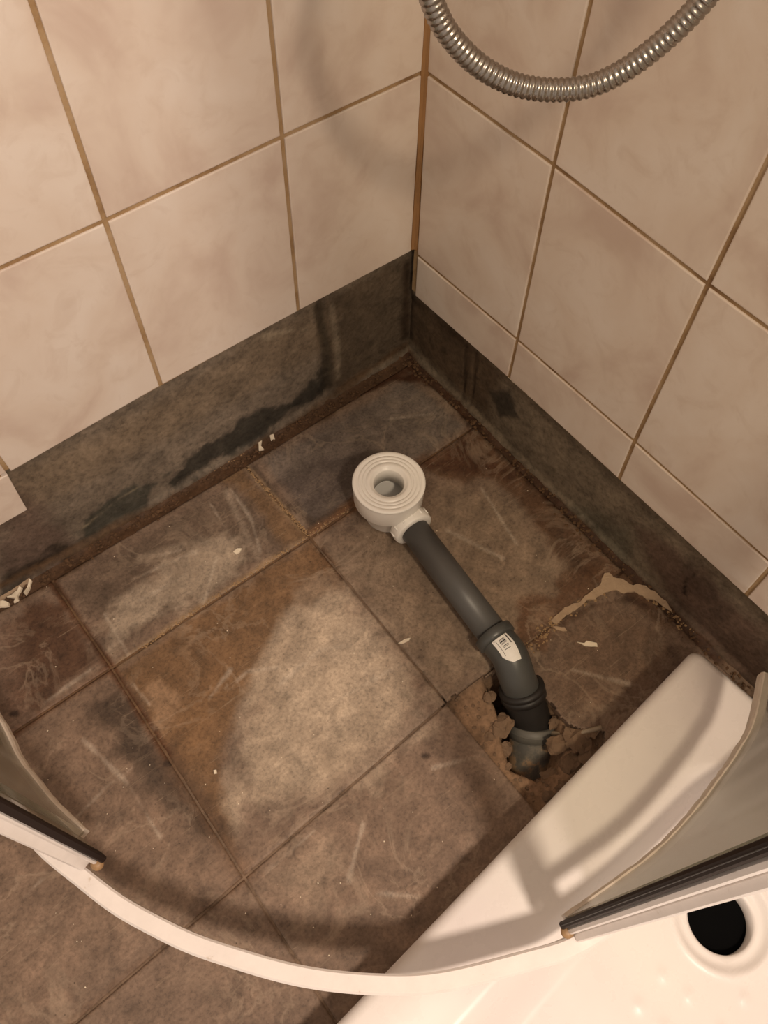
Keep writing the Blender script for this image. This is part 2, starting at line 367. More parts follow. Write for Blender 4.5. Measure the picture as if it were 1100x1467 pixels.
# columns of joints: index 0 = against the right wall; rows: 0 = against the left wall
cols = [.003, .3146, .6221, .9296, 1.237]; rows = [.008, .1661, .4736, .7811, 1.0886, 1.396]
for i, x in enumerate(cols):
    for j, y in enumerate(rows): nod[i, j] = np.array([x, y])
for (i, j), p in {(1,0):(352,668), (1,1):(444,770), (1,2):(640,1007), (2,0):(77,836), (2,1):(160,957), (2,2):(350,1257)}.items():
    nod[i, j] = at(*p)[:2]
nod[0, 0] = at(612, 545)[:2]; nod[0, 0] = np.array([.004, .010])
nod[1, 0][1] = min(nod[1, 0][1], .014); nod[2, 0][1] = .010; nod[2, 3] = nod[2, 2] + (nod[2, 2] - nod[2, 1]); nod[1, 3] = nod[1, 2] + (nod[1, 2] - nod[1, 1])
nod[3, 1] = nod[2, 1] * 2 - nod[1, 1]; nod[3, 2] = nod[2, 2] * 2 - nod[1, 2]
def floor_tile(i, j):
    a, b, c, d = nod[i, j], nod[i + 1, j], nod[i + 1, j + 1], nod[i, j + 1]
    big = (i <= 2 and j <= 2); st = .0026 if big else .02
    L1 = np.linalg.norm(b - a); L2 = np.linalg.norm(d - a); nx = max(2, int(L1 / st)); ny = max(2, int(L2 / st)); g = .0013
    u = np.linspace(g / L1, 1 - g / L1, nx + 1); v = np.linspace(g / L2, 1 - g / L2, ny + 1); U, V = np.meshgrid(u, v); U = U.ravel()[:, None]; V = V.ravel()[:, None]
    P = a * (1 - U) * (1 - V) + b * U * (1 - V) + c * U * V + d * (1 - U) * V; x, y = P[:, 0], P[:, 1]
    tilt = (hash((i, j)) % 7 - 3) * .0004
    z = .0006 * fbm(x, y, 9, 3, 40) + .00025 * fbm(x, y, 70, 3, 41) + tilt * (U[:, 0] - .5)
    e = np.minimum(np.minimum(U[:, 0] * L1, (1 - U[:, 0]) * L1), np.minimum(V[:, 0] * L2, (1 - V[:, 0]) * L2)) - g
    z = z - .0007 * (1 - sm(0, .0026, e))
    if i == 1 and j == 0: pass
    bm = bmesh.new(); vs = [bm.verts.new((px, py, pz)) for px, py, pz in zip(x, y, z)]
    fc = lambda q: None
    cx = []; quads = []
    for r in range(ny):
        for s in range(nx):
            k_ = r * (nx + 1) + s; quads.append((k_, k_ + 1, k_ + nx + 2, k_ + nx + 1))
    Q = np.array(quads); mx = x[Q].mean(1); my = y[Q].mean(1); keep = np.ones(len(Q), bool)
    if (i, j) in ((0, 2), (0, 1), (0, 3), (1, 2)):
        keep = (sdpoly(mx, my, NOTCH) + .003 * fbm(mx, my, 80, 2, 3)) > 0 if (i, j) != (1, 2) else keep
    if (i, j) == (0, 1): # broken away a little at the hole
        pass
    for q, kk in zip(quads, keep):
        if kk: bm.faces.new([vs[t] for t in q])
    bmesh.ops.delete(bm, geom=[w for w in bm.verts if not w.link_faces], context='VERTS')
    be = [e_ for e_ in bm.edges if e_.is_boundary]
    r = bmesh.ops.extrude_edge_only(bm, edges=be)
    for w in r['geom']:
        if isinstance(w, bmesh.types.BMVert): w.co.z = -.0095
    bmesh.ops.recalc_face_normals(bm, faces=bm.faces[:])
    me = bpy.data.meshes.new('floor_tile'); bm.to_mesh(me); bm.free()
    co = np.empty(len(me.vertices) * 3); me.vertices.foreach_get('co', co); co = co.reshape(-1, 3)
    colour(me, co[:, 0], co[:, 1], floor_col)
    o = omesh('floor_tile', me, M_floor, floor, False)
    me.polygons.foreach_set('use_smooth', [p.normal.z > .5 for p in me.polygons])
for i in range(4):
    for j in range(5): floor_tile(i, j)
# ------------------------------------------------------------------ walls
ZC, Z0, H, A0, B0, TW = .1457, .2241, .25, .1899, .2026, .203
def LS(px, *a, **k): k.setdefault('val', -.012); k.setdefault('axis', 1); return St(px, *a, **k)
def LL(px, *a, **k): return Ln(px, *a, val=-.012, axis=1, **k)
def RS(px, *a, **k): return St(px, *a, val=-.012, axis=0, **k)
def RL(px, *a, **k): return Ln(px, *a, val=-.012, axis=0, **k)
LST = [
 LS([(592,360),(592,500),(470,560),(455,440)], (80,66,50), .8, .012, .012),  # board next to the corner: its shade put into the colour
 LS([(15,680),(200,590),(450,440),(470,500),(200,650),(0,740)], (116,98,76), .6, .02, .02),
 LS([(0,690),(60,720),(120,800),(0,840)], (84,64,54), .7, .02, .02),
 LS([(285,640),(330,610),(420,570),(465,530),(470,552),(350,640),(250,690),(270,660)], (46,44,38), .88, .006, .026),
 LS([(120,745),(180,700),(240,680),(210,735),(110,790)], (58,58,50), .85, .006, .026),
 LS([(20,820),(80,780),(110,790),(0,850)], (44,36,28), .85, .008, .020),
 LL([(455,440),(468,500),(470,555)], (58,50,38), .007, .8, .004, .003),
 LL([(475,440),(484,500),(484,540)], (132,118,98), .004, .6, .004, .006),
 LL([(380,480),(410,475),(440,470)], (138,124,102), .004, .7, .004, .010),
 LL([(120,755),(170,715),(195,700)], (136,122,96), .002, .7, .003, .006),
 LL([(0,840),(150,762),(350,648),(583,493)], (84,62,40), .007, .9, .006, .008),
 LL([(583,380),(580,480)], (46,32,20), .008, .8, .006, .004),  # corner crease, shade painted as a dark line
]
RST = [
 RS([(592,425),(640,460),(720,540),(700,600),(585,490)], (72,54,36), .8, .015, .012),  # darkened towards the corner, painted occlusion
 RS([(700,560),(730,560),(745,600),(715,600)], (40,36,30), .85, .006, .008),
 RS([(820,720),(900,760),(900,850),(830,780)], (84,80,66), .6, .02, .02),
 RS([(900,740),(1100,900),(1100,1000),(960,860)], (88,64,52), .75, .02, .02),
 RL([(668,495),(664,560)], (46,34,22), .0025, .85, .002, .001),
 RL([(682,505),(678,570)], (46,34,22), .0025, .85, .002, .001),
 RL([(1004,812),(990,828),(982,830),(980,850)], (24,16,10), .0012, .95, .0015, .004),
 RL([(585,500),(680,600),(850,760),(1020,925)], (72,44,24), .006, .9, .006, .008),
 RL([(590,425),(588,480)], (40,28,18), .007, .8, .006, .004),  # painted shade in the upright crease
]
def skirt(name, axis, L, stains, base, parent):
    st = .0035; nx = int((L + .012) / st); nz = int(.25 / st); U, Z = np.meshgrid(np.linspace(-.012, L, nx + 1), np.linspace(-.02, .235, nz + 1)); u = U.ravel(); z = Z.ravel()
    d = -.012 + .0009 * fbm(u, z, 25, 4, 60 + axis)
    fil = .006 * (1 - sm(0, .012, z + .004 * fbm(u, z, 40, 2, 4))); d = d + fil
    if axis == 1: # recessed board joint
        jx = at(463, 500, -.012, 1)[0]; d = d - .003 * (1 - sm(.004, .009, np.abs(u - jx)))
    else:
        for q in (667, 681):
            jx = at(q, 530, -.012, 0)[1]; d = d - .002 * (1 - sm(.0015, .004, np.abs(u - jx)))
    i = (np.arange(nz)[:, None] * (nx + 1) + np.arange(nx)[None, :]).ravel()
    co = np.stack([u, d, z], 1) if axis == 1 else np.stack([d, u, z], 1)
    Q = np.stack([i, i + 1, i + nx + 2, i + nx + 1], 1)
    if axis == 1: Q = Q[:, ::-1]
    me = bpy.data.meshes.new(name); me.from_pydata(co.tolist(), [], Q.tolist())
    colour(me, u, z, lambda a, b: apply_stains(a, b, base, .75, stains)); return omesh(name, me, M_conc, parent, True)
def mkwall(name, axis, lo, hi):
    bm = bmesh.new(); box(bm, lo, hi); o = obj(name, bm, M_grout); tag(o, kind='structure'); return o
wl = mkwall('wall_left', 1, (-.12, -.12, -.14), (1.3, -.0185, 2.4))
wr = mkwall('wall_right', 0, (-.12, -.0185, -.14), (-.0185, 1.5, 2.4))
skirt('concrete_strip', 1, 1.3, LST, (110, 97, 82), wl)
skirt('concrete_strip', 0, 1.5, RST, (108, 94, 76), wr)
def grout_bed(axis, rects, parent):
    bm = bmesh.new()
    for u0, u1, z0, z1 in rects:
        if axis == 1: box(bm, (u0, -.0195, z0), (u1, -.0022, z1))
        else: box(bm, (-.0195, u0, z0), (-.0022, u1, z1))
    return obj('grout_bed', bm, M_grout, parent)
XE = A0 + 2 * TW + .001
grout_bed(1, [(-.002, 1.3, Z0 + .001, 2.4), (XE + .004, 1.3, ZC + .001, Z0 + .001)], wl)
grout_bed(0, [(-.002, 1.5, ZC + .001, 2.4)], wr)
tile_px_l = {}
def wall_tile(axis, q, parent):
    """q: four (u,z) corners counter clockwise as seen from the room, already with joints taken off"""
    bm = bmesh.new(); c = sum(q, np.zeros(2)) / 4
    def ring(inset, d):
        r = []
        for p in q:
            s = np.sign(p - c) * inset; w = p - s
            r.append(bm.verts.new((w[0], d, w[1]) if axis == 1 else (d, w[0], w[1])))
        return r
    R = [ring(0, -.0085), ring(0, -.0009), ring(.0004, -.0003), ring(.0014, 0)]
    for a, b in zip(R[:-1], R[1:]):
        for k_ in range(4): bm.faces.new((a[k_], a[(k_ + 1) % 4], b[(k_ + 1) % 4], b[k_]))
    bm.faces.new(R[-1]); bm.faces.new(R[0][::-1]); bmesh.ops.recalc_face_normals(bm, faces=bm.faces[:])
    o = obj('wall_tile', bm, M_tile, parent)
def uz(px, axis):
    p = at(px[0], px[1], 0, axis); return np.array([p[0] if axis == 1 else p[1], p[2]])
def tile_wall(axis, first, n, obs, parent, skip=lambda i, j: False):
    us = [0] + [first + TW * k_ for k_ in range(n)]; zs = [ZC, Z0] + [Z0 + H * k_ for k_ in range(1, 9)]
    N = {(i, j): np.array([u, z]) for i, u in enumerate(us) for j, z in enumerate(zs)}
    for key, px in obs.items(): N[key] = uz(px, axis)
    g = .0026
    for i in range(n):
        for j in range(len(zs) - 1):
            if skip(i, j): continue
            q = [N[i, j], N[i + 1, j], N[i + 1, j + 1], N[i, j + 1]]; c = sum(q) / 4
            lo = [g, g]; q2 = []
            for p in q:
                s = np.sign(p - c) * g
                if i == 0 and p[0] < c[0]: s[0] = -.0042
                if j == 0 and p[1] < c[1]: s[1] = 0
                if axis == 1 and j == 1 and p[1] < c[1] and i <= 2: s[1] = 0
                q2.append(p - s)
            wall_tile(axis, q2, parent)
tile_wall(1, A0, 5, {(1,1):(428,445), (2,1):(231,552), (3,1):(13,677), (1,2):(405,197), (2,2):(151,317), (0,1):(592,358)}, wl, lambda i, j: j == 0 and i < 3)
tile_wall(0, B0, 6, {(0,0):(592,421), (0,1):(595,364), (1,0):(728,541), (1,1):(740,487), (1,2):(792,237), (2,0):(886,686), (2,1):(908,633), (2,2):(1013,408), (3,0):(1068,853)}, wr)
# sealant bead in the tiled corner
bm = bmesh.new(); pts = []
for z in np.linspace(Z0 + .001, 2.4, 60):
    w = .0048 + .0006 * math.sin(z * 31) + .0004 * math.sin(z * 83)
    pts.append([bm.verts.new(p) for p in ((-.004, -.004, z), (w, -.004, z), (w, .0004, z), (.0018, .0018, z), (.0004, w, z), (-.004, w, z))])
for a, b in zip(pts[:-1], pts[1:]):
    for k_ in range(6): bm.faces.new((a[k_], a[(k_ + 1) % 6], b[(k_ + 1) % 6], b[k_]))
bm.faces.new(pts[0][::-1]); bm.faces.new(pts[-1]); bmesh.ops.recalc_face_normals(bm, faces=bm.faces[:])
obj('corner_sealant', bm, M_seal, wl)
# ragged adhesive crumbs hanging under the cut row of the right wall
def chunk(bm, p, s, fl=(1, 1, 1), rnd=random):
    r = bmesh.ops.create_icosphere(bm, subdivisions=1, radius=1)
    ax = Matrix.Rotation(rnd.uniform(0, 6.28), 3, Vector((rnd.uniform(-1, 1), rnd.uniform(-1, 1), rnd.uniform(-1, 1))).normalized())
    for v in r['verts']:
        q = ax @ v.co; q = q * rnd.uniform(.65, 1.2)
        v.co = Vector((p[0] + q.x * s * fl[0], p[1] + q.y * s * fl[1], p[2] + q.z * s * fl[2]))
bm = bmesh.new()
for t in range(70):
    q = t / 69; p = at(728 + q * 120, 541 + q * 106, -.001, 0)
    chunk(bm, (p[0] - .001, p[1], p[2] - .0005 + random.uniform(-.001, .001)), random.uniform(.0008, .0022), (.6, 1.6, .8))
tag(obj('adhesive_crumbs', bm, M_flake, wr), kind='stuff')
# ------------------------------------------------------------------ drain trap, pipe and elbows
TC = at(557, 690, .085); ctr = (TC[0], TC[1])
root = empty('drain_trap', (ctr[0], ctr[1], 0))
tag(root, 'white shower drain trap with grey waste pipe and elbows running down into the hole', 'drain trap')
bm = bmesh.new()
lathe(bm, ctr, [(0, .001), (.030, .001), (.032, .004), (.034, .038), (.0445, .043), (.0475, .048), (.0482, .078), (.0482, .0805), (.040, .0805), (.040, .040), (.030, .034), (.012, .033), (.010, .0345), (0, .0345)], 72)
obj('trap_body', bm, M_white, root, True)
bm = bmesh.new()
lathe(bm, ctr, [(.0482, .0800), (.0490, .0806), (.0490, .0840), (.0478, .0852), (.0425, .0852), (.0422, .0846), (.0412, .0846), (.0409, .0853), (.0372, .0853), (.0369, .0847), (.0361, .0847), (.0358, .0852), (.0325, .0850), (.0322, .0842), (.0312, .0842), (.0308, .0850), (.0262, .0846), (.0245, .0838), (.0232, .0815), (.0215, .0812), (.0205, .0800), (.0200, .0560), (.0220, .0555), (.0222, .0798)], 72, True)
cap = obj('trap_cap', bm, M_white, root, True)
PZ = .031
p0 = at(588, 752, PZ); p1 = at(706, 908, PZ); d = (p1 - p0); d /= np.linalg.norm(d)
cd_ = np.array([ctr[0], ctr[1], PZ]); 
bm = bmesh.new(); tube(bm, [cd_ + d * .030, p0 - d * .010, p0], .0205, 40); obj('outlet_spigot', bm, M_white, root, True)
bm = bmesh.new(); q0 = p0 - d * .008
tube(bm, [q0, q0 + d * .0015, q0 + d * .016, q0 + d * .0178, q0 + d * .0180], [.0270, .0285, .0285, .0272, .0215], 48)
fr = frames([q0, q0 + d * .012])[0]
for a in range(12):
    an = a * math.pi / 6; c = Vector(q0 + d * .007) + (fr[2] * math.cos(an) + fr[3] * math.sin(an)) * .0285
    tube(bm, [c - Vector(d) * .005, c + Vector(d) * .005], .0012, 6)
obj('compression_nut', bm, M_white, root, True)
p2 = p1 + d * .012
bm = bmesh.new(); tube(bm, [p0, p2], .0200, 40); obj('waste_pipe', bm, M_grey, root, True)
# elbow 1: 45 degree bend down
e0 = p1; e1 = at(733, 958, .022); e2 = at(748, 990, -.002)
path = spline([e0, e0 + d * .012, e0 + d * .035, (e1 + e2) / 2 + np.array([0, .0, .004]), e2], 8)
bm = bmesh.new(); tube(bm, path, [.0232] * len(path), 40); el = obj('pipe_elbow', bm, M_grey2, root, True)
bm = bmesh.new(); tube(bm, [e0 - d * .002, e0 - d * .001, e0 + d * .010, e0 + d * .0125], [.0235, .0262, .0262, .0235], 40); obj('socket_collar', bm, M_grey2, el, True)
e3 = at(762, 1040, -.045); e4 = at(757, 1112, -.090); dd = e3 - e2; dd /= np.linalg.norm(dd)
bm = bmesh.new(); pa = spline([e2 - dd * .006, e2 + dd * .012, (e2 + e3) / 2, e3, e3 + (e4 - e3) * .3], 8); tube(bm, pa, [.0262] * len(pa), 40); r2 = obj('rubber_elbow', bm, M_black, root, True)
bm = bmesh.new(); tube(bm, [e2 - dd * .008, e2 - dd * .007, e2 - dd * .001, e2, e2 + dd * .001, e2 + dd * .009, e2 + dd * .010], [.024, .0292, .0296, .0275, .0292, .0292, .0262], 40); obj('rubber_lip', bm, M_black, r2, True)
ee = (e4 - e3) / np.linalg.norm(e4 - e3)
bm = bmesh.new(); tube(bm, [e3 + ee * .004, e3 + ee * .03, e4, e4 + ee * .05], .0285, 40); obj('sewer_pipe', bm, M_dusty, root, True)
cl0 = e3 + ee * .004
bm = bmesh.new(); tube(bm, [cl0 - ee * .009, cl0 - ee * .0085, cl0 + ee * .0085, cl0 + ee * .009], [.0290, .0312, .0312, .0290], 48); tube(bm, [cl0 - ee * .0005, cl0 + ee * .0005], .0318, 48)
cl = obj('pipe_clamp', bm, M_clamp, root, True)
t0 = at(788, 1050, -.030); t1 = at(820, 1052, -.008); t2 = at(862, 1042, .004)
bm = bmesh.new(); tube(bm, spline([t0, t1, t2], 6), .0032, 10); obj('clamp_tail', bm, plain('cloudy_plastic', srgb((150, 136, 116)), .3), cl, True)
# sticker on the elbow
def sticker():
    fr = frames(path); s0 = 12; cum = [0]
    for a, b in zip(path[:-1], path[1:]): cum.append(cum[-1] + float(np.linalg.norm(b - a)))
    toC = Vector(CP)
    def pos(s, w, lift=0.0):
        i = max(j for j in range(len(cum)) if cum[j] <= s + 1e-9); i = min(i, len(path) - 2); t = (s - cum[i]) / (cum[i + 1] - cum[i])
        p = Vector(path[i]).lerp(Vector(path[i + 1]), t); T = fr[i][1]; n = fr[i][2]; n = (n - T * n.dot(T)).normalized(); b = T.cross(n)
        a = w / .0232; r = .0232 + .0004 + lift
        return p + (n * math.cos(a) + b * math.sin(a)) * r
    def patch(poly, mat, parent, name, lift):
        bm = bmesh.new(); n = 8; (s0_, s1_), (wa, wb) = poly
        G = [[bm.verts.new(pos(s0_ + (s1_ - s0_) * i / n, wa(i / n) + (wb(i / n) - wa(i / n)) * j / n, lift)) for j in range(n + 1)] for i in range(n + 1)]
        for i in range(n):
            for j in range(n): bm.faces.new((G[i][j], G[i + 1][j], G[i + 1][j + 1], G[i][j + 1]))
        return obj(name, bm, mat, parent)
    return patch
patch = sticker(); SG = 1
sa = .014; sb = .040
stk = patch(((sa, sb), (lambda t: SG * (-.006 - .003 * t if t < .55 else -.0075 + (t - .55) * .006), lambda t: SG * .016 if t < .8 else SG * (.016 - (t - .8) * .05))), M_paper, el, 'sticker', 0)
tag(stk, 'torn white barcode sticker')
bm_bars = [(0.0035, .0007), (.0050, .0004), (.0062, .0009), (.0080, .0005), (.0092, .0004), (.0104, .0009), (.0122, .0005), (.0134, .0007)]
for s_, w_ in bm_bars:
    patch(((sa + s_ + .002, sa + s_ + .002 + w_), (lambda t: SG * .000, lambda t: SG * .0085)), M_ink, el, 'barcode_line', .0002)
for s_ in (.0000,):
    patch(((sa + .002, sa + .014), (lambda t: -SG * .0045, lambda t: -SG * .0030)), M_ink, el, 'print_line', .0002)
patch(((sa + .004, sa + .020), (lambda t: SG * .0112, lambda t: SG * .0117)), M_ink, el, 'print_line', .0002)
patch(((sa + .002, sa + .0034), (lambda t: SG * .0125, lambda t: SG * .0139)), M_ink, el, 'print_dot', .0002)
# ------------------------------------------------------------------ mortar rubble round the hole
rc = random.Random(4)
RUB = [((700,1000),.010,-.010),((716,1040),.017,-.016),((722,1075),.012,-.02),((700,1055),.008,-.013),((800,1065),.016,-.012),((828,1062),.018,-.006),((812,1095),.015,-.014),((790,1110),.013,-.018),((845,1085),.013,-.009),((795,1035),.010,-.02),((785,1140),.008,-.012),((728,1098),.006,-.014),((805,1128),.010,-.013),((846,1050),.009,-.002)]
for k_, ((a, b), s, z) in enumerate(RUB):
    p = at(a, b, z); bm = bmesh.new(); chunk(bm, p, s, (1.15, .95, .40), rc)
    for cuts in ((.2,) if s < .009 else (.16, .09)):
        bmesh.ops.subdivide_edges(bm, edges=bm.edges[:], cuts=1)
        for v in bm.verts: v.co += Vector((rc.uniform(-1, 1), rc.uniform(-1, 1), rc.uniform(-.6, .6))) * s * cuts
    bmesh.ops.triangulate(bm, faces=bm.faces[:])
    tag(obj('mortar_chunk', bm, M_mortar), 'broken brown mortar lump in the floor hole, left of the sewer pipe' if a < 735 else 'broken brown mortar lump in the floor hole, between sewer pipe and tray', 'rubble', 'mortar lumps left of the sewer pipe' if a < 735 else 'mortar lumps right of the sewer pipe')
bm = bmesh.new()
for t in range(260):
    a, b = rc.uniform(650, 860), rc.uniform(985, 1150); p = at(a, b, -.012)
    if sdpoly(np.array([p[0]]), np.array([p[1]]), NOTCH)[0] < -.002:
        z = float(sub_h(np.array([p[0]]), np.array([p[1]]))[0])
        if z > -.03: chunk(bm, (p[0], p[1], z), rc.uniform(.001, .0035), (1, 1, .6), rc)
tag(obj('mortar_crumbs', bm, M_mortar, floor), kind='stuff')
# ------------------------------------------------------------------ crusts and flakes lying on the floor
def slab(name, px, th, mat, label, cat, group=None, z=.0008, jit=.0012, parent=None, curl=0):
    P = [at(a, b) for a, b in px]; Q = []
    for i in range(len(P)):
        a, b = P[i], P[(i + 1) % len(P)]; L = np.linalg.norm(b - a); n = max(1, min(8, int(L / .004)))
        for t in range(n):
            q = a + (b - a) * t / n; Q.append(q + np.array([rc.uniform(-jit, jit), rc.uniform(-jit, jit), 0]))
    c = sum(Q) / len(Q); bm = bmesh.new()
    def hz(q): return curl * np.linalg.norm((q - c)[:2])
    lo = [bm.verts.new((q[0], q[1], z - .001 + hz(q))) for q in Q]
    hi = [bm.verts.new((c[0] + (q[0] - c[0]) * .96, c[1] + (q[1] - c[1]) * .96, z + th + hz(q) + rc.uniform(0, th * .4))) for q in Q]
    n = len(Q)
    for i in range(n): bm.faces.new((lo[i], lo[(i + 1) % n], hi[(i + 1) % n], hi[i]))
    f = bm.faces.new(hi); f2 = bm.faces.new(lo[::-1]); bmesh.ops.triangulate(bm, faces=[f, f2])
    o = obj(name, bm, mat, parent)
    if parent is None: tag(o, label, cat, group)
    return o
slab('mortar_crust', [(788,888),(806,872),(826,864),(846,848),(858,838),(864,822),(872,820),(878,828),(892,830),(902,838),(922,838),(938,848),(956,862),(966,880),(954,872),(940,862),(926,858),(908,848),(894,850),(878,846),(862,852),(850,860),(838,862),(822,876),(806,884),(796,896)], .0022, M_crust, 'branching pale mortar crust left on the floor near the right wall', 'mortar')
slab('mortar_crumb', [(792,898),(808,900),(812,905),(796,904)], .0012, M_crust, 'small tan mortar bar just below the pale crust', 'mortar')
slab('plaster_flake', [(826,920),(836,922),(840,918),(855,922),(856,927),(838,926)], .0008, M_flake, 'thin whitish sliver lying on the floor right of the grey pipe', 'debris', jit=.0004)
slab('plaster_flake', [(570,922),(580,916),(588,914),(586,918),(576,923)], .0008, M_flake, 'whitish sliver on the floor left of the grey pipe', 'debris', jit=.0003)
slab('plaster_flake', [(370,632),(376,630),(374,640),(378,645),(371,646)], .0015, M_flake, 'larger white flake on the left seam of the floor, nearest the joint', 'debris', jit=.0003)
slab('plaster_flake', [(386,625),(392,623),(394,630),(388,632)], .0015, M_flake, 'small white flake beside the larger one on the left seam', 'debris', jit=.0003)
slab('plaster_flake', [(334,792),(340,787),(347,787),(344,792),(338,795)], .0012, M_flake, 'white chip on the middle tile of the first floor row', 'debris', jit=.0003, curl=.15)
slab('plaster_flake', [(306,1104),(310,1103),(311,1108),(307,1109)], .0012, M_flake, 'white crumb at the edge of the rusty stain', 'debris', jit=.0002)
slab('plaster_flake', [(534,515),(538,514),(538,524),(534,525)], .0015, M_flake, 'white fleck at the left seam close to the back corner', 'debris', jit=.0003)
slab('plaster_flake', [(515,524),(532,515),(530,522),(514,530)], .0025, M_crust, 'tan mortar bit at the left seam close to the back corner', 'debris', jit=.0004)
# torn scraps at the far left of the seam
SC = [([(-8,858),(20,838),(44,828),(47,834),(22,848),(-6,868)], M_crust, 'tan torn strip lying in the seam at the left frame edge', .002, .05),
      ([(36,852),(45,832),(48,834),(40,856)], M_flake, 'upright whitish sliver at the left end of the seam', .002, .4),
      ([(12,858),(24,852),(31,842),(34,845),(27,855),(29,862),(22,866),(24,858)], M_flake, 'curled whitish scrap in the seam at the left frame edge', .003, .25),
      ([(-6,864),(6,862),(15,865),(14,870),(2,871),(-8,872)], M_flake, 'flat whitish scrap lowest in the seam at the left frame edge', .003, .05)]
for px, m, lb, th, cu in SC: slab('plaster_scrap', px, th, m, lb, 'debris', jit=.0004, curl=cu, z=.001)
# rough dirt ridge and crumbs along the seams
bm = bmesh.new()
for t in range(900):
    q = rc.random()
    if rc.random() < .55:
        x = .75 * q; y = rc.gauss(.001, .006)
    else:
        y = .75 * q; x = rc.gauss(-.001, .006)
    if x < -.008 or y < -.008: continue
    chunk(bm, (x, y, rc.uniform(-.001, .002)), rc.uniform(.0008, .0034), (1, 1, .6), rc)
tag(obj('seam_dirt', bm, plain('rusty_dirt', srgb((84, 60, 38)), .9, .5, 40, .8), floor), kind='stuff')
bm = bmesh.new()
def ridge(pxs, n, w, smin, smax):
    for t in range(n):
        i = rc.randrange(len(pxs) - 1); q = rc.random(); a = pxs[i][0] + (pxs[i + 1][0] - pxs[i][0]) * q; b = pxs[i][1] + (pxs[i + 1][1] - pxs[i][1]) * q
        p = at(a, b); chunk(bm, (p[0] + rc.gauss(0, w), p[1] + rc.gauss(0, w), .0002), rc.uniform(smin, smax), (1, 1, .5), rc)
ridge([(352,668),(442,768)], 150, .0016, .0008, .0018); ridge([(442,768),(300,862),(200,930)], 220, .0012, .0006, .0016); ridge([(442,768),(500,728)], 60, .002, .0006, .0014)
ridge([(770,905),(800,884),(845,856),(880,842)], 90, .0035, .0008, .0024); ridge([(900,842),(960,872),(985,900)], 60, .004, .0008, .0026)
ridge([(230,715),(345,650)], 90, .002, .0008, .002); ridge([(760,930),(800,890)], 60, .003, .0008, .002)
tag(obj('grout_residue', bm, plain('tan_grout_residue', srgb((150, 122, 88)), .9, .3, 60, .6), floor), kind='stuff')
bm = bmesh.new()
for t in range(130):
    p = at(rc.uniform(60, 900), rc.uniform(650, 1440)); 
    if .01 < p[0] < .9 and .01 < p[1] and sdpoly(np.array([p[0]]), np.array([p[1]]), NOTCH)[0] > .005: chunk(bm, (p[0], p[1], .0008), rc.uniform(.0004, .0010), (1, 1, .5), rc)
tag(obj('white_specks', bm, M_flake), 'tiny white specks scattered over the floor', 'debris', kind='stuff')
